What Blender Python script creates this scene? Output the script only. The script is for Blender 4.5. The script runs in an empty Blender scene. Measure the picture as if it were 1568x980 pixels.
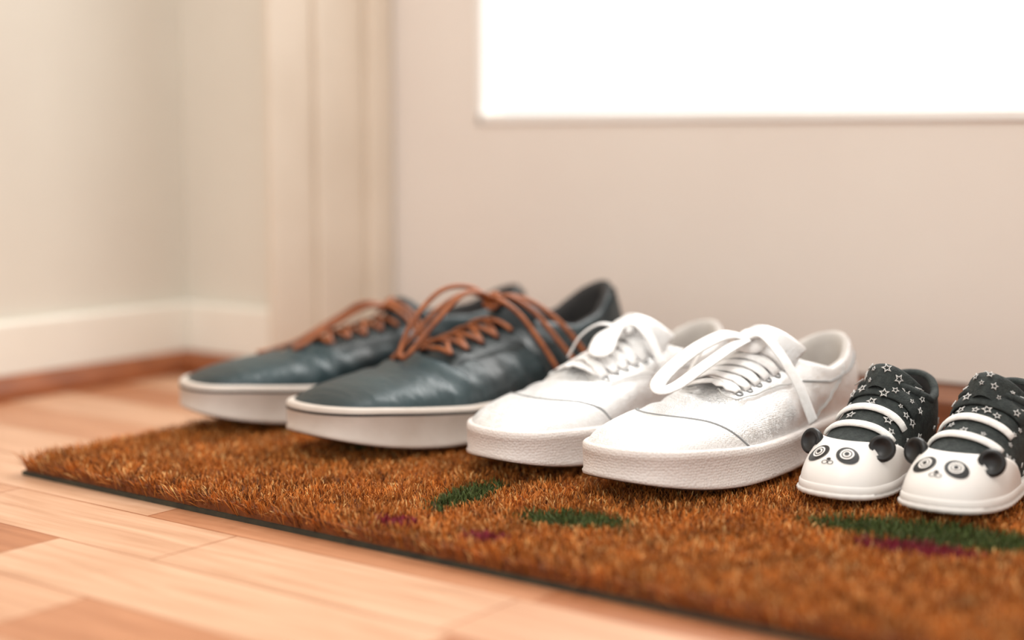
import bpy, math, random
import numpy as np
from mathutils import Vector, Matrix
from mathutils.bvhtree import BVHTree
random.seed(7); np.random.seed(7)
scene = bpy.context.scene
scene.view_settings.view_transform = 'Standard'

def lin(c):
    r = []
    for x in c:
        x = x/255.0
        r.append(x/12.92 if x <= 0.04045 else ((x+0.055)/1.055)**2.4)
    return (r[0], r[1], r[2], 1.0)

# ---------------------------------------------------------------- materials
def new_mat(name):
    m = bpy.data.materials.new(name); m.use_nodes = True
    nt = m.node_tree
    return m, nt, nt.nodes, nt.links, nt.nodes['Principled BSDF']

def mat(name, col, col2=None, rough=0.5, nscale=30, bump=0.0, bscale=300, stretch=(1,1,1), spec=0.5, sheen=0, coat=0, cell=0, cell_scale=700, sparkle=0, detail=4, cdist=0.001, bdist=.002):
    m, nt, n, l, b = new_mat(name)
    b.inputs['Roughness'].default_value = rough
    b.inputs['Specular IOR Level'].default_value = spec
    b.inputs['Sheen Weight'].default_value = sheen
    b.inputs['Coat Weight'].default_value = coat
    tc = n.new('ShaderNodeTexCoord'); mp = n.new('ShaderNodeMapping')
    mp.inputs['Scale'].default_value = stretch
    l.new(tc.outputs['Object'], mp.inputs['Vector'])
    nz = n.new('ShaderNodeTexNoise'); nz.inputs['Scale'].default_value = nscale; nz.inputs['Detail'].default_value = detail
    l.new(mp.outputs['Vector'], nz.inputs['Vector'])
    rp = n.new('ShaderNodeValToRGB')
    rp.color_ramp.elements[0].position = 0.35; rp.color_ramp.elements[1].position = 0.68
    rp.color_ramp.elements[0].color = lin(col); rp.color_ramp.elements[1].color = lin(col2 or col)
    l.new(nz.outputs['Fac'], rp.inputs['Fac']); l.new(rp.outputs['Color'], b.inputs['Base Color'])
    last = None
    if bump > 0:
        nb = n.new('ShaderNodeTexNoise'); nb.inputs['Scale'].default_value = bscale; nb.inputs['Detail'].default_value = 3
        l.new(mp.outputs['Vector'], nb.inputs['Vector'])
        bp = n.new('ShaderNodeBump'); bp.inputs['Strength'].default_value = bump; bp.inputs['Distance'].default_value = bdist
        l.new(nb.outputs['Fac'], bp.inputs['Height']); last = bp
        l.new(bp.outputs['Normal'], b.inputs['Normal'])
    if cell > 0:
        vo = n.new('ShaderNodeTexVoronoi'); vo.inputs['Scale'].default_value = cell_scale; vo.inputs['Randomness'].default_value = .55
        l.new(tc.outputs['Object'], vo.inputs['Vector'])
        bp2 = n.new('ShaderNodeBump'); bp2.inputs['Strength'].default_value = cell; bp2.inputs['Distance'].default_value = cdist
        bp2.invert = True
        l.new(vo.outputs['Distance'], bp2.inputs['Height'])
        if last: l.new(last.outputs['Normal'], bp2.inputs['Normal'])
        l.new(bp2.outputs['Normal'], b.inputs['Normal'])
    if sparkle > 0:
        vo = n.new('ShaderNodeTexVoronoi'); vo.inputs['Scale'].default_value = 900
        l.new(tc.outputs['Object'], vo.inputs['Vector'])
        sx = n.new('ShaderNodeSeparateColor'); l.new(vo.outputs['Color'], sx.inputs['Color'])
        r3 = n.new('ShaderNodeMapRange'); r3.inputs['To Max'].default_value = sparkle
        l.new(sx.outputs['Red'], r3.inputs['Value']); l.new(r3.outputs['Result'], b.inputs['Metallic'])
    return m

M = {}
M['wall'] = mat('wall_paint', (219,213,201), (214,207,195), rough=0.8, nscale=6, bump=0.06, bscale=250)
M['trim'] = mat('trim_paint', (238,233,222), (232,226,214), rough=0.5, nscale=8)
M['bead'] = mat('bead_paint', (238,236,233), (234,231,227), rough=0.5, nscale=8)
M['frame'] = mat('door_frame_paint', (224,211,195), (216,202,185), rough=0.5, nscale=8)
M['door'] = mat('door_paint', (229,221,213), (225,216,208), rough=0.55, nscale=5, bump=0.03, bscale=200)
M['stripwood'] = mat('strip_wood', (126,66,32), (156,88,46), rough=0.45, nscale=25, stretch=(1,1,6))
M['sill'] = mat('sill_wood', (110,64,38), (140,84,52), rough=0.5, nscale=25, stretch=(1,6,6))

def floor_mat():
    m, nt, n, l, b = new_mat('laminate_floor')
    tc = n.new('ShaderNodeTexCoord'); mp = n.new('ShaderNodeMapping')
    mp.inputs['Location'].default_value = (0.05, 0.030, 0)
    l.new(tc.outputs['Object'], mp.inputs['Vector'])
    br = n.new('ShaderNodeTexBrick'); br.offset = 0.37; br.offset_frequency = 2; br.squash = 0.7; br.squash_frequency = 3
    br.inputs['Color1'].default_value = (0,0,0,1); br.inputs['Color2'].default_value = (1,1,1,1)
    br.inputs['Mortar'].default_value = (0.0,0.0,0.0,1)
    br.inputs['Scale'].default_value = 1.0; br.inputs['Mortar Size'].default_value = 0.0007
    br.inputs['Mortar Smooth'].default_value = 0.2; br.inputs['Brick Width'].default_value = 0.30; br.inputs['Row Height'].default_value = 0.066
    l.new(mp.outputs['Vector'], br.inputs['Vector'])
    rp = n.new('ShaderNodeValToRGB'); cr = rp.color_ramp
    cr.elements[0].position = 0.0; cr.elements[0].color = lin((156,96,58))
    cr.elements[1].position = 1.0; cr.elements[1].color = lin((220,182,152))
    e = cr.elements.new(0.35); e.color = lin((176,116,78))
    e = cr.elements.new(0.65); e.color = lin((194,138,102))
    l.new(br.outputs['Color'], rp.inputs['Fac'])
    mp2 = n.new('ShaderNodeMapping'); mp2.inputs['Scale'].default_value = (3, 45, 3)
    l.new(tc.outputs['Object'], mp2.inputs['Vector'])
    nz = n.new('ShaderNodeTexNoise'); nz.inputs['Scale'].default_value = 3; nz.inputs['Detail'].default_value = 6; nz.inputs['Distortion'].default_value = 0.6
    l.new(mp2.outputs['Vector'], nz.inputs['Vector'])
    r2 = n.new('ShaderNodeValToRGB'); r2.color_ramp.elements[0].position = 0.3; r2.color_ramp.elements[1].position = 0.7
    r2.color_ramp.elements[0].color = (0.68,0.57,0.48,1); r2.color_ramp.elements[1].color = (1,1,1,1)
    l.new(nz.outputs['Fac'], r2.inputs['Fac'])
    mx = n.new('ShaderNodeMix'); mx.data_type = 'RGBA'; mx.blend_type = 'MULTIPLY'; mx.inputs['Factor'].default_value = 0.85
    l.new(rp.outputs['Color'], mx.inputs['A']); l.new(r2.outputs['Color'], mx.inputs['B'])
    l.new(mx.outputs['Result'], b.inputs['Base Color'])
    b.inputs['Roughness'].default_value = 0.42
    return m
M['floor'] = floor_mat()

def coir_mat():
    m, nt, n, l, b = new_mat('coir_fibre')
    at = n.new('ShaderNodeAttribute'); at.attribute_name = 'Col'
    l.new(at.outputs['Color'], b.inputs['Base Color'])
    b.inputs['Roughness'].default_value = 0.6; b.inputs['Specular IOR Level'].default_value = 0.25
    return m
M['coir'] = coir_mat()
M['coir_base'] = mat('coir_base', (104,54,20), (128,68,26), rough=0.9, nscale=200)
M['rubber_back'] = mat('mat_backing', (44,44,36), (60,58,44), rough=0.8, nscale=100)

M['blue'] = mat('blue_leather', (17,28,31), (42,62,67), rough=0.40, nscale=8, bump=0.85, bscale=32, stretch=(0.6,1.8,1), detail=7, spec=.5, bdist=.004)
M['blue_dark'] = mat('dark_leather', (22,29,31), (38,49,52), rough=0.45, nscale=20, bump=0.3, bscale=120)
M['lining_dark'] = mat('dark_lining', (34,32,32), (50,47,45), rough=0.9, nscale=60)
M['sole_cream'] = mat('cream_rubber', (210,200,191), (182,168,156), rough=0.55, nscale=16, bump=0.1, bscale=200, detail=7)
M['sole_stripe'] = mat('stripe_rubber', (22,26,30), None, rough=0.5)
M['outsole'] = mat('outsole_rubber', (96,70,52), (70,52,40), rough=0.8)
M['rust'] = mat('rust_lace', (118,60,26), (158,88,42), rough=0.45, nscale=90, bump=0.1, bscale=500)
M['white'] = mat('white_canvas', (241,241,241), (232,232,232), rough=0.28, nscale=120, cell=0.5, cell_scale=950, cdist=.0007, sparkle=.75, bump=.25, bscale=90)
M['white_cap'] = mat('white_cap', (244,244,244), (236,235,234), rough=0.30, nscale=100, cell=0.45, cell_scale=950, cdist=.0007, sparkle=.6, bump=.2, bscale=90)
M['white_lining'] = mat('white_lining', (196,190,184), (180,173,167), rough=0.9, nscale=60, bump=.2, bscale=800)
M['white_sole'] = mat('white_rubber', (228,220,215), (217,208,203), rough=0.5, nscale=30, cell=.4, cell_scale=560, cdist=.0010)
M['white_lace'] = mat('white_lace', (242,241,240), (232,230,228), rough=0.8, nscale=300, bump=.3, bscale=1500)
M['seam'] = mat('grey_seam', (125,126,127), (150,150,149), rough=0.8)
M['stitch'] = mat('stitch_thread', (198,197,195), (186,185,183), rough=0.8)
M['black'] = mat('charcoal_canvas', (32,38,38), (52,58,56), rough=0.85, nscale=260, bump=.4, bscale=900)
M['black_gloss'] = mat('black_rubber', (18,17,18), (24,22,22), rough=0.4)
M['star'] = mat('star_print', (210,208,204), (184,182,180), rough=0.8)
M['panda_white'] = mat('white_toe_rubber', (236,232,228), (231,226,221), rough=0.4, nscale=30)
M['band'] = mat('white_elastic', (238,236,232), (222,219,215), rough=0.8, nscale=200, bump=.3, bscale=1200)

# ---------------------------------------------------------------- mesh helpers
class MB:
    def __init__(s): s.v=[]; s.f=[]; s.m=[]
    def add(s, v, f, mi=0):
        o=len(s.v); s.v += [tuple(p) for p in v]
        for q in f: s.f.append(tuple(i+o for i in q)); s.m.append(mi)
    def obj(s, name, mats, parent=None, mir=1, smooth=True, solid=0):
        v=[(p[0]*mir,p[1],p[2]) for p in s.v]
        f=s.f if mir>0 else [tuple(reversed(q)) for q in s.f]
        me=bpy.data.meshes.new(name); me.from_pydata(v,[],f)
        for mm in mats: me.materials.append(mm)
        for i,p in enumerate(me.polygons): p.material_index=s.m[i]; p.use_smooth=smooth
        me.update()
        o=bpy.data.objects.new(name,me); scene.collection.objects.link(o)
        if parent: o.parent=parent
        if solid:
            md=o.modifiers.new('solid','SOLIDIFY'); md.thickness=solid; md.offset=0
        return o

def box(mb, a, b, mi=0):
    x0,y0,z0=a; x1,y1,z1=b
    v=[(x0,y0,z0),(x1,y0,z0),(x1,y1,z0),(x0,y1,z0),(x0,y0,z1),(x1,y0,z1),(x1,y1,z1),(x0,y1,z1)]
    mb.add(v,[(0,3,2,1),(4,5,6,7),(0,1,5,4),(1,2,6,5),(2,3,7,6),(3,0,4,7)],mi)

def boxobj(name, boxes, mats, bevel=0, parent=None):
    mb=MB()
    for bx in boxes: box(mb, bx[0], bx[1], bx[2] if len(bx)>2 else 0)
    o=mb.obj(name, mats, parent, smooth=False)
    if bevel:
        md=o.modifiers.new('bevel','BEVEL'); md.width=bevel; md.segments=4; md.limit_method='ANGLE'
    return o

def empty(name, loc=(0,0,0), rz=0):
    e=bpy.data.objects.new(name,None); e.empty_display_size=0.05
    e.location=loc; e.rotation_euler=(0,0,rz); scene.collection.objects.link(e); return e

def crom(ctrl, per=8, closed=False):
    P=[Vector(c) for c in ctrl]; n=len(P); out=[]
    rng=range(n if closed else n-1)
    for i in rng:
        if closed: p0,p1,p2,p3=P[(i-1)%n],P[i],P[(i+1)%n],P[(i+2)%n]
        else: p0,p1,p2,p3=P[max(i-1,0)],P[i],P[i+1],P[min(i+2,n-1)]
        for k in range(per):
            t=k/per
            out.append(0.5*((2*p1)+(-p0+p2)*t+(2*p0-5*p1+4*p2-p3)*t*t+(-p0+3*p1-3*p2+p3)*t**3))
    if not closed: out.append(P[-1].copy())
    return out

def sweep(mb, pts, w, t, normals=None, seg=8, closed=False, mi=0, up=(0,0,1)):
    n=len(pts); V=[]; F=[]; N=Vector(up)
    for i in range(n):
        a=pts[(i-1)%n] if closed else pts[max(i-1,0)]
        b=pts[(i+1)%n] if closed else pts[min(i+1,n-1)]
        T=(b-a)
        if T.length<1e-9: T=Vector((1,0,0))
        T.normalize()
        if normals: N=Vector(normals[i])
        N=(N-T*N.dot(T))
        if N.length<1e-4: N=T.orthogonal()
        N.normalize(); B=T.cross(N)
        for k in range(seg):
            c=2*math.pi*k/seg
            V.append(pts[i]+B*(w*math.cos(c))+N*(t*math.sin(c)))
    for i in range(n if closed else n-1):
        j=(i+1)%n
        for k in range(seg):
            k2=(k+1)%seg
            F.append((i*seg+k,i*seg+k2,j*seg+k2,j*seg+k))
    if not closed:
        F.append(tuple(range(seg))[::-1]); F.append(tuple((n-1)*seg+k for k in range(seg)))
    mb.add(V,F,mi)

# ---------------------------------------------------------------- shoe body
OUT=[(-.010,0),(.014,.005),(.034,.022),(.0465,.052),(.052,.092),(.048,.14),(.039,.185),(.034,.225),(.032,.255),(.022,.281),(0,.290),(-.022,.281),(-.032,.255),(-.033,.225),(-.032,.185),(-.037,.14),(-.046,.095),(-.0475,.058),(-.042,.024),(-.030,.006)]
OUT_BABY=[(-.004,0),(.018,.006),(.036,.026),(.047,.060),(.050,.098),(.046,.14),(.040,.185),(.038,.225),(.036,.255),(.024,.282),(0,.290),(-.024,.282),(-.036,.255),(-.038,.225),(-.038,.185),(-.041,.14),(-.047,.098),(-.047,.060),(-.040,.026),(-.024,.006)]

class Shoe:
    def __init__(s, L, W, ctrl, ztoe, zmid, zheel, spring, ry0, ry1, rw, zf, zs, zh, toe_rise, N=96, K=26, crease=0.0, c2=0.55, d2=0.42):
        s.L=L; s.N=N; s.K=K
        c=[(x*W/.104,y*L/.29,0) for x,y in ctrl]
        dense=crom(c,20,True)
        n=len(dense); cum=[0]
        for i in range(n): cum.append(cum[-1]+(dense[(i+1)%n]-dense[i]).length)
        P=[]; j=0
        for k in range(N):
            d=cum[-1]*k/N
            while cum[j+1]<d: j+=1
            f=(d-cum[j])/(cum[j+1]-cum[j]); P.append(dense[j].lerp(dense[(j+1)%n],f))
        s.P=P
        s.nrm=[]
        for i in range(N):
            T=(P[(i+1)%N]-P[i-1]).normalized(); s.nrm.append(Vector((T.y,-T.x,0)))
        s.u=[min(max(p.y/L,0),1) for p in P]
        s.spr=[spring*max(0,(0.32-u)/0.32)**2 + spring*0.25*max(0,(u-0.9)/0.1)**2 for u in s.u]
        s.top=[float(np.interp(u,[0,.12,.35,.6,1],[ztoe,ztoe-.001,zmid,zmid,zheel])) for u in s.u]
        imax=max(range(N),key=lambda i:P[i].y)
        s.O=[];s.R=[];s.C1=[];s.C2=[];s.cd=[]
        yc=(ry0+ry1)/2*L
        for i in range(N):
            side=1 if i<imax else -1
            if i==0: side=0
            u=s.u[i]; f=u**2.1
            if i==imax: f=1.0
            O=P[i]-s.nrm[i]*.0035+Vector((0,0,s.top[i]-.002))
            y=(ry0+(ry1-ry0)*f)*L
            x=side*rw*math.sqrt(max(0,1-(2*f-1)**2))*(1.0-0.12*(f))
            z=float(np.interp(f,[0,.2,.45,.7,.9,1],[zf,zf-(zf-zs)*.55,zs,zs+(zh-zs)*.25,zh-(zh-zs)*.2,zh]))
            R=Vector((x,y,z)); d=Vector((R.x-O.x,R.y-O.y,0)); dz=z-O.z
            fr=(1-u)**1.3
            c1=O+Vector((0,0,toe_rise*fr+dz*.42*(1-fr)))+d*.06*fr+s.nrm[i]*.003*(1-fr)
            c2p=R-d*d2+Vector((0,0,-dz*(0.35+(c2-.35)*fr)))+s.nrm[i]*.004*(1-fr)
            s.O.append(O);s.R.append(R);s.C1.append(c1);s.C2.append(c2p)
            cdir=Vector((-R.x/(rw*rw),(yc-R.y)/((ry1-ry0)*L/2)**2,0)); cdir.normalize()
            s.cd.append(cdir)
        s.crease=crease
        V=[];F=[]
        for k in range(K+1):
            for i in range(N): V.append(s.S(i,k/K))
        for k in range(K):
            for i in range(N):
                j=(i+1)%N; F.append((k*N+i,k*N+j,(k+1)*N+j,(k+1)*N+i))
        s.V=V;s.F=F
        s.bvh=BVHTree.FromPolygons(V,F)
    def S(s,i,t):
        i=i%s.N; a=1-t
        p=s.O[i]*a**3+s.C1[i]*(3*a*a*t)+s.C2[i]*(3*a*t*t)+s.R[i]*t**3
        if s.crease:
            yy=p.y/s.L
            w=math.exp(-((yy-.34)/.07)**2)*min(1,t*4)*min(1,(1-t)*4)
            w2=math.exp(-((yy-.62)/.12)**2)*math.sin(math.pi*t)*0.8
            ph=p.y/.021*6.28+3*math.sin(p.x/.022+1)
            p=p+Vector((0,0,1))*s.crease*w*math.sin(ph)+s.nrm[i]*s.crease*w2*math.sin(p.y/.026*6.28+p.z/.007)
        return p
    def SN(s,i,t,off=0.0):
        p=s.S(i,t); e=0.01
        a=s.S(i,min(t+e,1))-s.S(i,max(t-e,0)); b=s.S(i+1,t)-s.S(i-1,t)
        n=b.cross(a)
        if n.length<1e-12: n=Vector((0,0,1))
        n.normalize()
        return p+n*off, n
    def down(s,x,y,off=0.0):
        h=s.bvh.ray_cast(Vector((x,y,.4)),Vector((0,0,-1)))
        if h[0] is None: 
            h=s.bvh.find_nearest(Vector((x,y,.07)))
        n=h[1]; 
        if n.z<0: n=-n
        return h[0]+n*off,n
    def upper(s,name,mats,parent,mir,pad=.007,floorz=.03):
        mb=MB(); N=s.N; V=list(s.V); F=list(s.F); mi=[0]*len(F)
        prev=s.K*N
        rings=[(pad*.25,pad*.35,None),(pad*.65,pad*.4,None),(pad,pad*.05,None),(pad*1.15,-.006,None),(pad*1.2,-.02,None),(pad*.7,0,floorz)]
        for q,(inn,dz,ab) in enumerate(rings):
            st=len(V)
            for i in range(N):
                p=s.R[i]+s.cd[i]*inn
                p.z = ab if ab is not None else max(p.z+dz,floorz+.002)
                V.append(p)
            for i in range(N):
                j=(i+1)%N; F.append((prev+i,prev+j,st+j,st+i)); mi.append(1 if q>=1 else 0)
            prev=st
        F.append(tuple(prev+i for i in range(N))); mi.append(1)
        mb.v=[tuple(p) for p in V]; mb.f=F; mb.m=mi
        return mb.obj(name,mats,parent,mir)
    def sole(s,name,mats,parent,mir,stripe=False,bumps=False,lip=0.0):
        mb=MB(); N=s.N
        R=[(-.014,lambda i:s.spr[i]+.0005,2),(-.003,lambda i:s.spr[i],2),(0.0+lip,lambda i:s.spr[i]+.0015,2),(0.0005+lip,lambda i:s.spr[i]+.0035,0),
           (-.0004,lambda i:s.spr[i]+.005,0),(0,lambda i:s.spr[i]*.5+s.top[i]*.5,0),(0,lambda i:s.top[i]-.0058,0),(0.0003,lambda i:s.top[i]-.0052,0),(0.0003,lambda i:s.top[i]-.0034,1 if stripe else 0),(0,lambda i:s.top[i]-.001,0),(-.0012,lambda i:s.top[i],0),(-.006,lambda i:s.top[i]+.0003,0)]
        V=[];F=[];mi=[]
        for q,(off,zf,m_) in enumerate(R):
            for i in range(N):
                o=off
                if bumps and q in (2,3): o+= .0010*abs(math.sin(i*math.pi/2.0+.4))
                p=s.P[i]+s.nrm[i]*o; V.append(Vector((p.x,p.y,zf(i))))
            if q:
                for i in range(N):
                    j=(i+1)%N; F.append(((q-1)*N+i,(q-1)*N+j,q*N+j,q*N+i)); mi.append(m_)
        F.append(tuple(range(N))[::-1]); mi.append(2)
        mb.v=[tuple(p) for p in V]; mb.f=F; mb.m=mi
        return mb.obj(name,mats,parent,mir)
    def cap(s,mb,I,tc0,off,mi=0,pw=3.0,nt=14,t0=0.0):
        V=[];F=[]; idx=list(range(-I,I+1)); edge=[];nrm=[]
        for i in idx:
            tc=tc0*(1-abs(i/I)**pw)+.02
            for k in range(nt+3):
                tt=t0+(tc-t0)*min(k,nt)/nt
                o=off
                if k>nt: o=off*.4 if k==nt+1 else -.0005
                if k==nt: o=off*.85
                p,n=s.SN(i,tt,o)
                if k==nt+1 or k==nt+2:
                    q,_=s.SN(i,min(tt+.006,1),o); p=q
                V.append(p)
            p,n=s.SN(i,tc+.006,off*.5); edge.append(p);nrm.append(n)
        w=nt+3
        for a in range(len(idx)-1):
            for k in range(w-1): F.append((a*w+k,(a+1)*w+k,(a+1)*w+k+1,a*w+k+1))
        mb.add(V,F,mi)
        return edge,nrm
    def strip(s,mb,pts,w,t,off,mi=0,arch=0,per=6):
        C=crom([(x,y,0) for x,y in pts],per)
        P=[];Nn=[];n=len(C)
        for k,c in enumerate(C):
            p,nn=s.down(c.x,c.y,off+arch*math.sin(math.pi*k/(n-1))); P.append(p);Nn.append(nn)
        sweep(mb,P,w,t,Nn,seg=8,mi=mi)
    def patch(s,mb,f,nu,nv,off,mi=0):
        V=[];F=[]
        for a in range(nu+1):
            for b in range(nv+1):
                x,y=f(a/nu,b/nv); o=off
                if a in(0,nu) or b in (0,nv): o=0.0
                p,_=s.down(x,y,o); V.append(p)
        for a in range(nu):
            for b in range(nv): F.append((a*(nv+1)+b,(a+1)*(nv+1)+b,(a+1)*(nv+1)+b+1,a*(nv+1)+b+1))
        mb.add(V,F,mi)

def tongue(mb, s, wid, ybase, zpk, lean, mi=0, th=.004):
    V=[];F=[]; nu,nv=14,12
    p0,_=s.down(0,ybase,.001)
    tip=Vector((0,ybase+lean,zpk))
    def pt(a,b,o):
        x=(a*2-1)*wid*(1-.25*(1-b)) * (1-0.18*max(0,b-.8)/.2*abs(a*2-1))
        base=p0.lerp(tip,b); bulge=.006*math.sin(math.pi*b)
        z=base.z+bulge-(abs(a*2-1)**2)*.016*(1-.3*b); y=base.y+(abs(a*2-1)**2)*.012
        e=max(0.12,(1-abs(a*2-1)**4))*max(.15,1-max(0,(b-.85)/.15)**2)
        return Vector((x,y-o*.55*e,z+o*.8*e))
    for o in (th,-th):
        for a in range(nu+1):
            for b in range(nv+1): V.append(pt(a/nu,b/nv,o))
    w=nv+1; off=(nu+1)*w
    for a in range(nu):
        for b in range(nv):
            F.append((a*w+b,(a+1)*w+b,(a+1)*w+b+1,a*w+b+1)); F.append((off+a*w+b,off+a*w+b+1,off+(a+1)*w+b+1,off+(a+1)*w+b))
    for a in range(nu):
        F.append((a*w+nv,(a+1)*w+nv,off+(a+1)*w+nv,off+a*w+nv))
    for b in range(nv):
        F.append((b,b+1,off+b+1,off+b)); F.append((nu*w+b,off+nu*w+b,off+nu*w+b+1,nu*w+b+1))
    mb.add(V,F,mi)

MATZ=.0187

def eyelet(mb,s,x,y,r,mi):
    p,n=s.down(x,y,.0028); a1=n.orthogonal().normalized(); a2=n.cross(a1)
    C=[p+a1*(r*math.cos(k*math.pi/6))+a2*(r*math.sin(k*math.pi/6)) for k in range(12)]
    sweep(mb,C,.0007,.0007,seg=6,closed=True,mi=mi,up=tuple(n))

def stay_line(mb,s,pts,mi,off=.0030,r=.0005):
    C=crom([(x,y,0) for x,y in pts],10); P=[];N=[]
    for c in C:
        p,n=s.down(c.x,c.y,off); P.append(p);N.append(n)
    sweep(mb,P,r,r,N,seg=6,mi=mi)

def blue_sneaker(loc, yaw, mir, bow, zf=.080, zh=.099, zt=.096):
    e=empty('blue_leather_sneaker',(loc[0],loc[1],MATZ),yaw)
    L=.305
    s=Shoe(L,.108,OUT,.034,.028,.032,.013,.60,.968,.031,zf,.070,zh,.016,N=128,K=40,crease=.0030,c2=.66)
    s.upper('upper',[M['blue'],M['lining_dark']],e,mir,pad=.008)
    s.sole('rubber_sole',[M['sole_cream'],M['sole_stripe'],M['outsole']],e,mir,stripe=True)
    mb=MB()
    for sd in (1,-1):
        s.patch(mb,lambda a,b:(sd*(.008+.020*a+.004*b),L*(.385+.20*b)-.010*a*(1-b)),6,14,.0022,0)
    for I in (40,88):
        C=[s.SN(I+int(8*t*(1 if I<64 else -1)),t,.0004) for t in [k/16*.98 for k in range(17)]]
        sweep(mb,[c[0] for c in C],.0006,.0006,[c[1] for c in C],seg=6,mi=1)
    C=[s.SN(i,.80,.0004) for i in range(32,97)]
    sweep(mb,[c[0] for c in C],.0006,.0006,[c[1] for c in C],seg=6,mi=1)
    V=[];F=[]
    for i in range(54,75):
        for k in range(11):
            p,_=s.SN(i,k/10*.97,.0016 if 54<i<74 else 0); V.append(p)
    for a in range(20):
        for k in range(10): F.append((a*11+k,(a+1)*11+k,(a+1)*11+k+1,a*11+k+1))
    mb.add(V,F,0)
    ys=[L*(.385+.046*k) for k in range(5)]
    for y in ys:
        for sd in (1,-1): eyelet(mb,s,sd*.0195,y,.0022,1)
    mb.obj('eyestay_panels',[M['blue_dark'],M['sole_stripe']],e,mir)
    mt=MB(); tongue(mt,s,.027,L*.565,zt,.020); mt.obj('tongue',[M['blue_dark']],e,mir)
    ml=MB()
    for k in range(4):
        for sd in (1,-1):
            s.strip(ml,[(-sd*.018,ys[k]),(0,(ys[k]+ys[k+1])/2),(sd*.019,ys[k+1])],.0019,.0016,.0030,arch=.003+(.0015 if sd>0 else 0))
    s.strip(ml,[(-.018,ys[0]),(0,ys[0]-.001),(.018,ys[0])],.0019,.0016,.003,arch=.003)
    for path in bow:
        sweep(ml,crom(path,9),.0022,.0019,seg=8)
    kx,ky,kz=bow[0][0]
    sweep(ml,crom([(kx-.004,ky-.004,kz-.001),(kx-.003,ky+.003,kz+.005),(kx+.004,ky+.004,kz+.003),(kx+.004,ky-.003,kz-.003),(kx-.004,ky-.004,kz-.001)],6),.003,.0026)
    ml.obj('laces',[M['rust']],e,mir)
    return e

def white_sneaker(loc, yaw, mir, bow):
    e=empty('white_canvas_sneaker',(loc[0],loc[1],MATZ),yaw)
    L=.262
    s=Shoe(L,.096,OUT,.0295,.025,.028,.009,.60,.970,.031,.072,.058,.076,.0165,N=112,K=34,crease=.0014,c2=.64)
    s.upper('upper',[M['white'],M['white_lining']],e,mir,pad=.006)
    s.sole('rubber_sole',[M['white_sole'],M['white_sole'],M['outsole']],e,mir)
    mb=MB()
    ed,nn=s.cap(mb,20,.40,.0013,0,pw=3)
    sweep(mb,ed,.0013,.0009,nn,seg=6,mi=1)
    for sd in (1,-1):
        s.patch(mb,lambda a,b:(sd*(.007+.020*a+.003*b),L*(.37+.22*b)-.008*a*(1-b)),6,14,.0026,0)
        stay_line(mb,s,[(sd*.008,L*.372),(sd*.018,L*.358),(sd*.0255,L*.38),(sd*.027,L*.48),(sd*.029,L*.58)],2)
    C=[s.SN(i,.82,.0004) for i in range(28,85)]
    sweep(mb,[c[0] for c in C],.0006,.0006,[c[1] for c in C],seg=6,mi=1)
    for I in (38,74):
        C=[s.SN(I+int(7*t*(1 if I<56 else -1)),t,.0004) for t in [k/16*.98 for k in range(17)]]
        sweep(mb,[c[0] for c in C],.0006,.0006,[c[1] for c in C],seg=6,mi=2)
    ys=[L*(.385+.040*k) for k in range(6)]
    for y in ys:
        for sd in (1,-1): eyelet(mb,s,sd*.0215,y,.0022,1)
    mb.obj('toe_cap_and_eyestays',[M['white_cap'],M['seam'],M['stitch']],e,mir)
    mt=MB(); tongue(mt,s,.027,L*.56,.087,.018,th=.005); mt.obj('tongue',[M['white']],e,mir)
    ml=MB()
    for k in range(5):
        for sd in (1,-1):
            s.strip(ml,[(-sd*.020,ys[k]),(0,(ys[k]+ys[k+1])/2),(sd*.021,ys[k+1])],.0040,.0010,.0030,arch=.004+(.002 if sd>0 else 0))
    s.strip(ml,[(-.020,ys[0]),(0,ys[0]-.001),(.020,ys[0])],.0040,.0010,.0030,arch=.003)
    for path,up in bow:
        sweep(ml,crom(path,9),.0054,.0008,seg=8,up=up)
    if bow:
        kx,ky,kz=bow[0][0][0]
        sweep(ml,crom([(kx-.006,ky-.005,kz-.002),(kx-.005,ky+.003,kz+.004),(kx+.005,ky+.004,kz+.003),(kx+.006,ky-.004,kz-.003),(kx-.006,ky-.005,kz-.002)],6),.0055,.0028)
    ml.obj('laces',[M['white_lace']],e,mir)
    return e

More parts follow.
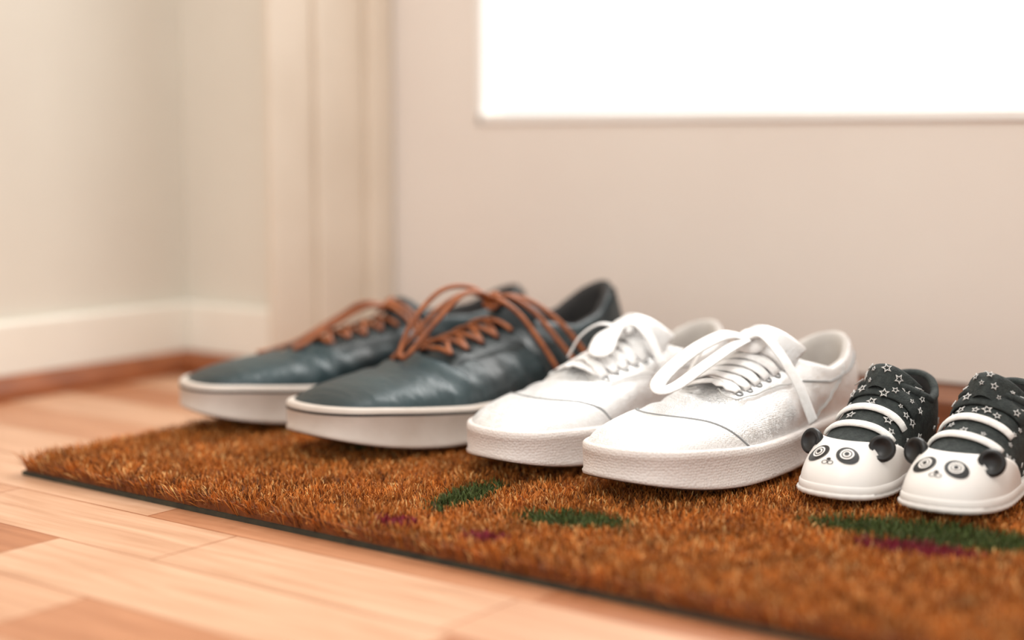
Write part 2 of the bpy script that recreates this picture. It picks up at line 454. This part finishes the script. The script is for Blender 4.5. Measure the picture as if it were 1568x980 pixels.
def panda_shoe(loc, yaw, mir, seed):
    e=empty('toddler_panda_shoe',(loc[0],loc[1],MATZ),yaw)
    L=.134
    s=Shoe(L,.061,OUT_BABY,.011,.010,.012,.002,.58,.960,.026,.062,.050,.062,.0185,c2=.46,N=96,d2=.40)
    s.upper('upper',[M['black'],M['lining_dark']],e,mir,pad=.004,floorz=.014)
    s.sole('rubber_sole',[M['panda_white'],M['panda_white'],M['panda_white']],e,mir,bumps=True,lip=.0004)
    mb=MB(); s.cap(mb,28,.44,.0030,0,pw=4); 
    mb.obj('toe_cap',[M['panda_white']],e,mir)
    bv=BVHTree.FromPolygons([Vector(v) for v in mb.v],mb.f)
    D=Vector((0,.74,-.67)).normalized(); Xa=Vector((1,0,0)); Ya=D.cross(Xa)*-1
    if Ya.z<0: Ya=-Ya
    C0=Vector((-.001*mir,.0125,.0285))
    mf=MB()
    def disc(cx,cy,rx,ry,rot,off,mi,r0=0.0):
        V=[];F=[];nr,na=5,28
        for r in range(nr+1):
            for a in range(na):
                an=2*math.pi*a/na; rr=r0+(1-r0)*r/nr
                px=rx*rr*math.cos(an); py=ry*rr*math.sin(an)
                qx=cx+px*math.cos(rot)-py*math.sin(rot); qy=cy+px*math.sin(rot)+py*math.cos(rot)
                o=C0+Xa*qx+Ya*qy-D*.05
                h=bv.ray_cast(o,D)
                if h[0] is None:
                    h=bv.find_nearest(C0+Xa*qx+Ya*qy)
                n=h[1] if h[1].dot(D)<0 else -h[1]
                V.append(h[0]+n*off)
        for r in range(nr):
            for a in range(na):
                b=(a+1)%na; F.append((r*na+a,r*na+b,(r+1)*na+b,(r+1)*na+a))
        mf.add(V,F,mi)
    for sd in (1,-1):
        disc(sd*.0098,.0008,.0074,.0060,sd*-.5,.0004,0)
        disc(sd*.0094,.0014,.0041,.0041,0,.0007,1,r0=.76)
        disc(sd*.0094,.0014,.0024,.0024,0,.0008,1)
        disc(sd*.0094,.0014,.0014,.0014,0,.0011,0)
        disc(sd*.0019,-.0066,.0020,.0015,0,.0004,0,r0=.74)
    disc(0,-.0042,.0014,.0010,0,.0005,0)
    mf.obj('panda_face',[M['black_gloss'],M['panda_white']],e,mir)
    me_=MB()
    for sd in (1,-1):
        c,n=s.down(sd*.0205,.032,.0)
        c=c+Vector((sd*.003,0,.0055))
        ax=Vector((sd*.25,-.9,.25)).normalized(); a1=ax.cross(Vector((0,0,1))).normalized(); a2=a1.cross(ax)
        V=[];F=[];na=28
        prof=[(0,.0008),(.0045,.0008),(.0055,.0022),(.0070,.0026),(.0082,.0014),(.0084,0),(.0078,-.0018),(.005,-.0024),(0,-.0024)]
        for r,zz in prof:
            for a in range(na):
                an=2*math.pi*a/na; V.append(c+a1*(r*math.cos(an))+a2*(r*math.sin(an))+ax*zz)
        for q in range(len(prof)-1):
            for a in range(na):
                b=(a+1)%na; F.append((q*na+a,q*na+b,(q+1)*na+b,(q+1)*na+a))
        me_.add(V,F,0)
    me_.obj('panda_ears',[M['black_gloss']],e,mir)
    ml=MB()
    for yb in (.044,.059):
        pts=[]; nn=[]
        for k in range(25):
            x=-.0215+.043*k/24
            p,n=s.down(x,yb+.005*(abs(x)/.0215)**2,.0017); pts.append(p); nn.append(n)
        sweep(ml,pts,.0031,.0013,nn,seg=8)
    ml.obj('elastic_bands',[M['band']],e,mir)
    mt=MB(); tongue(mt,s,.021,L*.54,.070,.014,th=.004)
    C=[(s.R[i]+s.cd[i]*.0016+Vector((0,0,.0008))) for i in range(96)]
    sweep(mt,C,.0028,.0028,seg=8,closed=True)
    P=[];NN=[]
    for k in range(25):
        x=-.022+.044*k/24; p,n=s.down(x,.073+.008*(abs(x)/.022)**2,.0012); P.append(p);NN.append(n)
    sweep(mt,P,.0050,.0012,NN,seg=10)
    mt.obj('tongue_and_collar',[M['black']],e,mir)
    tb=BVHTree.FromPolygons([Vector(v) for v in mt.v]+list(s.V),mt.f+[tuple(i+len(mt.v) for i in f) for f in s.F])
    rs=random.Random(seed); ms=MB(); placed=[]
    def star(p,n,R):
        a1=n.orthogonal().normalized(); a2=n.cross(a1); ro=rs.uniform(0,6.28); V=[]
        for sc in (1.0,.62):
            for k in range(10):
                r=R*sc*(1 if k%2==0 else .45); an=ro+k*math.pi/5
                V.append(p+a1*(r*math.cos(an))+a2*(r*math.sin(an)))
        ms.add(V,[(k,(k+1)%10,10+(k+1)%10,10+k) for k in range(10)],0)
    tries=0
    while len(placed)<60 and tries<6000:
        tries+=1
        if tries%2:
            i=rs.randrange(96); t=rs.uniform(.10,.95); p,n=s.SN(i,t,.0009)
        else:
            x=rs.uniform(-.024,.024); y=rs.uniform(.050,.092)
            h=tb.ray_cast(Vector((x,y-.06,.16)),Vector((0,.5,-.85)).normalized())
            if h[0] is None: continue
            n=h[1] if h[1].z>0 else -h[1]; p=h[0]+n*.0006
            if n.z<.2: continue
        if p.y<.043: continue
        q6=.005*(abs(p.x)/.0215)**2
        if abs(p.y-.044-q6)<.0040 or abs(p.y-.059-q6)<.0040:
            if abs(p.x)<.023: continue
        if any((p-q).length<.0066 for q in placed): continue
        placed.append(p); star(p,n,rs.choice([.0018,.0027,.0036]))
    ms.obj('star_print',[M['star']],e,mir,solid=.0006)
    return e

bowB2=[
 [(0,.172,.093),(-.004,.154,.105),(-.008,.129,.104),(-.010,.104,.084),(-.008,.090,.062),(-.002,.092,.060),(.004,.112,.082),(.004,.139,.101),(.001,.162,.100),(0,.172,.093)],
 [(0,.172,.093),(.014,.176,.098),(.030,.188,.086),(.043,.202,.063),(.053,.216,.042),(.054,.226,.037),(.049,.228,.047),(.038,.210,.075),(.024,.192,.093),(.010,.178,.098),(0,.172,.093)],
 [(0,.172,.093),(.012,.166,.097),(.028,.174,.086),(.042,.188,.059),(.053,.198,.034)],
 [(0,.172,.093),(-.012,.160,.100),(-.020,.138,.090),(-.026,.116,.069),(-.034,.102,.052)],
]
bowB1=[
 [(0,.172,.081),(.004,.152,.084),(.006,.130,.072),(.006,.108,.058),(.002,.094,.0525),(-.003,.098,.054),(-.004,.124,.069),(-.002,.152,.081),(0,.172,.081)],
 [(0,.172,.081),(.012,.152,.080),(.020,.128,.067),(.024,.104,.054),(.026,.082,.048),(.026,.072,.047)],
 [(0,.172,.081),(-.014,.174,.085),(-.030,.182,.076),(-.042,.192,.050),(-.044,.188,.048),(-.034,.176,.073),(-.010,.168,.085)],
]
bowW2=[
 ([(0,.145,.081),(-.006,.128,.087),(-.010,.104,.082),(-.013,.080,.072),(-.012,.060,.062),(-.006,.055,.058),(.000,.064,.061),(.004,.086,.071),(.004,.115,.080),(0,.138,.083)],(.45,0,1)),
 ([(0,.145,.081),(.012,.142,.086),(.027,.140,.075),(.039,.144,.055),(.047,.150,.031)],(0,0,1)),
 ([(0,.145,.081),(-.014,.140,.086),(-.026,.130,.077),(-.034,.122,.059),(-.040,.118,.044)],(0,0,1)),
]
bowW1=[
 ([(0,.145,.081),(-.006,.132,.083),(-.012,.118,.077),(-.016,.108,.070),(-.008,.106,.070),(-.002,.120,.078),(0,.138,.082)],(.2,0,1)),
 ([(0,.145,.081),(-.010,.148,.085),(-.022,.148,.077),(-.032,.150,.058)],(0,0,1)),
 ([(0,.145,.081),(.014,.138,.084),(.026,.130,.075),(.034,.126,.060)],(0,0,1)),
]
d=math.radians
blue_sneaker((-.752,.761), d(-11), 1, bowB2)
blue_sneaker((-.906,.784), d(-24), -1, bowB1, zf=.072, zh=.090, zt=.084)
white_sneaker((-.514,.784), d(-6), 1, bowW2)
white_sneaker((-.620,.789), d(-6), -1, bowW1)
panda_shoe((-.4065,.8475), d(-2), -1, 3)
panda_shoe((-.3405,.8520), d(-2), 1, 5)

# ---------------------------------------------------------------- door mat
def doormat():
    X0,X1,Y0,Y1=-.924,-.11,.655,1.045
    e=empty('doormat')
    boxobj('mat_base',[((X0,Y0,.0),(X1,Y1,.003),1),((X0+.002,Y0+.002,.003),(X1-.002,Y1-.002,.0100),0)],[M['coir_base'],M['rubber_back']],parent=e)
    sp=.00130
    xs=np.arange(X0+.001,X1-.001,sp); ys=np.arange(Y0+.001,Y1-.001,sp)
    gx,gy=np.meshgrid(xs,ys); gx=gx.ravel(); gy=gy.ravel(); n=len(gx)
    gx=gx+np.random.uniform(-sp,sp,n)*1.4; gy=gy+np.random.uniform(-sp,sp,n)*1.4
    gx=np.clip(gx,X0+.0005,X1-.0005); gy=np.clip(gy,Y0+.0005,Y1-.0005)
    def sn(x,y,s,seed):
        r=np.random.RandomState(seed); v=np.zeros_like(x)
        for k in range(14):
            a=r.uniform(0,6.28); f=s*r.uniform(.5,1.8); v+=np.sin((x*np.cos(a)+y*np.sin(a))*f+r.uniform(0,6.28))
        return v/3.7
    lx=sn(gx,gy,1000,1)*.0012+np.random.normal(0,.0030,n); ly=sn(gx,gy,1000,2)*.0012+np.random.normal(0,.0030,n)
    ll=np.hypot(lx,ly)
    bump=sn(gx,gy,520,3)*.0012+sn(gx,gy,90,5)*.0004
    h=.0174+bump+np.random.uniform(-.0032,.0010,n)-ll*.30
    h=np.minimum(h,.0186)
    dL=np.clip(1-(gx-X0)/.008,0,1); dR=np.clip(1-(X1-gx)/.008,0,1); dF=np.clip(1-(gy-Y0)/.008,0,1); dB=np.clip(1-(Y1-gy)/.008,0,1)
    lx+= (dR-dL)*.0060; ly+=(dB-dF)*.0060; ed=np.maximum.reduce([dL,dR,dF,dB]); h-=ed*.005*np.random.rand(n)
    ang=np.random.uniform(0,math.pi,n); w=np.random.uniform(.00020,.00040,n)
    wx=np.cos(ang)*w; wy=np.sin(ang)*w
    zb=np.where(ed>0.3,np.random.uniform(.003,.009,n),.0092)
    V=np.zeros((n,5,3))
    V[:,0]=np.stack([gx-wx,gy-wy,zb],1); V[:,1]=np.stack([gx+wx,gy+wy,zb],1)
    mz=zb+(h-zb)*.84; cx=gx+lx*.72; cy=gy+ly*.72
    V[:,2]=np.stack([cx-wx,cy-wy,mz],1); V[:,3]=np.stack([cx+wx,cy+wy,mz],1)
    V[:,4]=np.stack([gx+lx,gy+ly,h],1)
    base=(np.arange(n)*5)[:,None]
    T=np.concatenate([base+np.array([[0,1,3]]),base+np.array([[0,3,2]]),base+np.array([[2,3,4]])],1).reshape(-1)
    me=bpy.data.meshes.new('coir_pile'); me.vertices.add(n*5); me.vertices.foreach_set('co',V.reshape(-1))
    nf=n*3; me.loops.add(nf*3); me.loops.foreach_set('vertex_index',T.astype(np.int32))
    me.polygons.add(nf); me.polygons.foreach_set('loop_start',(np.arange(nf)*3).astype(np.int32))
    try: me.polygons.foreach_set('loop_total',np.full(nf,3,dtype=np.int32))
    except Exception: pass
    me.update(calc_edges=True); me.validate()
    A=np.array(lin((214,132,58))[:3]); B=np.array(lin((160,88,32))[:3]); Cc=np.array(lin((242,188,120))[:3])
    r=np.random.rand(n)[:,None]; col=A*(1-r)+B*r
    hi=np.random.rand(n)<.12; col[hi]=Cc
    lo=np.random.rand(n)<.13; col[lo]=np.array(lin((100,54,24))[:3])
    col=col*(1+.18*sn(gx,gy,140,9))[:,None]
    def ell(cx,cy,a,b,dirx,diry,jit=.18):
        L=math.hypot(dirx,diry); ux,uy=dirx/L,diry/L
        dx=gx-cx; dy=gy-cy; p=(dx*ux+dy*uy)/a; q=(-dx*uy+dy*ux)/b
        return (p*p+q*q+np.random.normal(0,jit,n))<1
    green=np.array(lin((74,86,42))[:3]); pur=np.array(lin((130,36,52))[:3])
    for g in [(-.600,.750,.044,.014,-.2,1),(-.511,.738,.036,.017,.9,.25),(-.326,.834,.075,.026,.9,.15),(-.20,.80,.06,.025,.6,.6),(-.74,.86,.05,.02,.3,1)]:
        k=ell(*g); col[k]=green*(0.6+.8*np.random.rand(k.sum())[:,None])
    for g in [(-.592,.674,.015,.009,1,0),(-.527,.676,.015,.010,1,.2),(-.325,.798,.036,.012,.8,.1),(-.70,.93,.02,.02,1,0),(-.22,.74,.02,.012,1,0)]:
        k=ell(*g); col[k]=pur*(0.6+.8*np.random.rand(k.sum())[:,None])
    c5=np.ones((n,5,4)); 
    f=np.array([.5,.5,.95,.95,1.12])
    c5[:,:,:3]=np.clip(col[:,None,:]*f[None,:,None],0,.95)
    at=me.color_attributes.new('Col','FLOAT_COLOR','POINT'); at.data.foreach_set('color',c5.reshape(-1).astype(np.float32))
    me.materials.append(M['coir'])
    o=bpy.data.objects.new('coir_pile',me); scene.collection.objects.link(o); o.parent=e
doormat()

# ---------------------------------------------------------------- room
XL=-1.215; YB=1.065
boxobj('floor',[((-1.35,-1.2,-.03),(1.3,1.30,0))],[M['floor']])
boxobj('wall_left',[((-1.35,-1.2,0),(XL,1.30,2.5))],[M['wall']])
boxobj('wall_back',[((XL,YB,0),(-1.084,1.30,2.5)),((-1.084,YB,2.10),(.02,1.30,2.5)),((-.084,YB,0),(1.3,1.30,2.5))],[M['wall']])
boxobj('baseboard_left',[((XL,-1.2,0),(XL+.012,YB,.069))],[M['trim']],bevel=.004)
boxobj('baseboard_back',[((XL+.012,YB-.012,0),(-1.084,YB,.069)),((-.02,YB-.012,0),(1.3,YB,.069))],[M['trim']],bevel=.004)
def quarter(name, p0, p1, inward, r=.016, h=.021):
    mb=MB(); V=[]; prof=[(0,0),(r,0)]+[(r*math.cos(a),h*math.sin(a)) for a in [math.pi/2*k/6 for k in range(1,7)]]
    for P in (p0,p1):
        for a,z in prof: V.append((P[0]+inward[0]*a,P[1]+inward[1]*a,z))
    n=len(prof); F=[(k,(k+1)%n,n+(k+1)%n,n+k) for k in range(n)]+[tuple(range(n))[::-1],tuple(range(n,2*n))]
    mb.add(V,F); return mb.obj(name,[M['stripwood']],smooth=False)
quarter('trim_1',(XL+.012,-1.2),(XL+.012,YB-.012),(1,0))
quarter('trim_2',(XL+.012,YB-.012),(-1.084,YB-.012),(0,-1))
boxobj('door_frame',[((-1.083,YB-.016,0),(-1.074,1.30,2.10)),((-1.074,1.105,0),(-1.066,1.30,2.10)),((-1.066,1.168,0),(-1.052,1.198,2.10)),
   ((-.094,YB-.016,0),(-.085,1.30,2.10)),((-.114,1.168,0),(-.094,1.198,2.10)),((-1.083,YB-.016,2.09),(-.085,1.30,2.10))],[M['frame']],bevel=.003)
boxobj('threshold_sill',[((-1.066,1.13,0),(-.094,1.29,.038))],[M['sill']],bevel=.004)
GX0,GX1,GZ0,GZ1=-.946,-.222,.255,1.93
DX0,DX1,DZ0,DZ1=-1.066,-.100,.040,2.088
Y0,Y1=1.200,1.240
de=empty('door_1')
boxobj('door_leaf',[((DX0,Y0,DZ0),(GX0,Y1,DZ1)),((GX1,Y0,DZ0),(DX1,Y1,DZ1)),((GX0,Y0,DZ0),(GX1,Y1,GZ0)),((GX0,Y0,GZ1),(GX1,Y1,DZ1))],[M['door']],parent=de)
bw=.008
boxobj('glazing_bead',[((GX0-.001,Y0-.003,GZ0-bw),(GX0+bw,Y0+.012,GZ1+bw)),((GX1-bw,Y0-.003,GZ0-bw),(GX1+.001,Y0+.012,GZ1+bw)),((GX0,Y0-.003,GZ0-bw),(GX1,Y0+.012,GZ0+.001)),((GX0,Y0-.003,GZ1),(GX1,Y0+.012,GZ1+bw))],[M['bead']],bevel=.002,parent=de)
m,nt,n,l,b=new_mat('window_glass')
tr=n.new('ShaderNodeBsdfTransparent'); gl=n.new('ShaderNodeBsdfGlossy'); gl.inputs['Roughness'].default_value=.05
mx=n.new('ShaderNodeMixShader'); mx.inputs[0].default_value=.04
l.new(tr.outputs[0],mx.inputs[1]); l.new(gl.outputs[0],mx.inputs[2]); l.new(mx.outputs[0],n['Material Output'].inputs['Surface'])
boxobj('glass_pane',[((GX0,Y0+.016,GZ0),(GX1,Y0+.020,GZ1))],[m],parent=de)

# ---------------------------------------------------------------- light
w=bpy.data.worlds.new('sky'); scene.world=w; w.use_nodes=True
bg=w.node_tree.nodes['Background']; bg.inputs['Color'].default_value=(1.0,.980,.942,1); bg.inputs['Strength'].default_value=1.2
def area(name,loc,target,sx,sy,power,col):
    L=bpy.data.lights.new(name,'AREA'); L.shape='RECTANGLE'; L.size=sx; L.size_y=sy; L.energy=power; L.color=col
    o=bpy.data.objects.new(name,L); o.location=loc
    o.rotation_euler=(Vector(target)-Vector(loc)).to_track_quat('-Z','Y').to_euler(); scene.collection.objects.link(o)
area('window_daylight',(-.58,1.75,1.15),(-.60,.8,.0),.75,1.5,28,(1,.98,.95))
area('overhead_fill',(-.1,-.4,2.3),(-.6,1.0,.1),.8,.8,20,(1,.96,.89))  # unseen area fill added overhead to brighten door and shoes, not a fixture

# ---------------------------------------------------------------- camera
cam=bpy.data.cameras.new('camera'); co=bpy.data.objects.new('camera',cam); scene.collection.objects.link(co)
co.location=(0,0,.24); co.rotation_euler=(math.radians(90-6.89),0,math.radians(37.0))
cam.sensor_width=36; cam.lens=55.1; cam.clip_start=.05
cam.dof.use_dof=True; cam.dof.focus_distance=.98; cam.dof.aperture_fstop=2.1
scene.camera=co
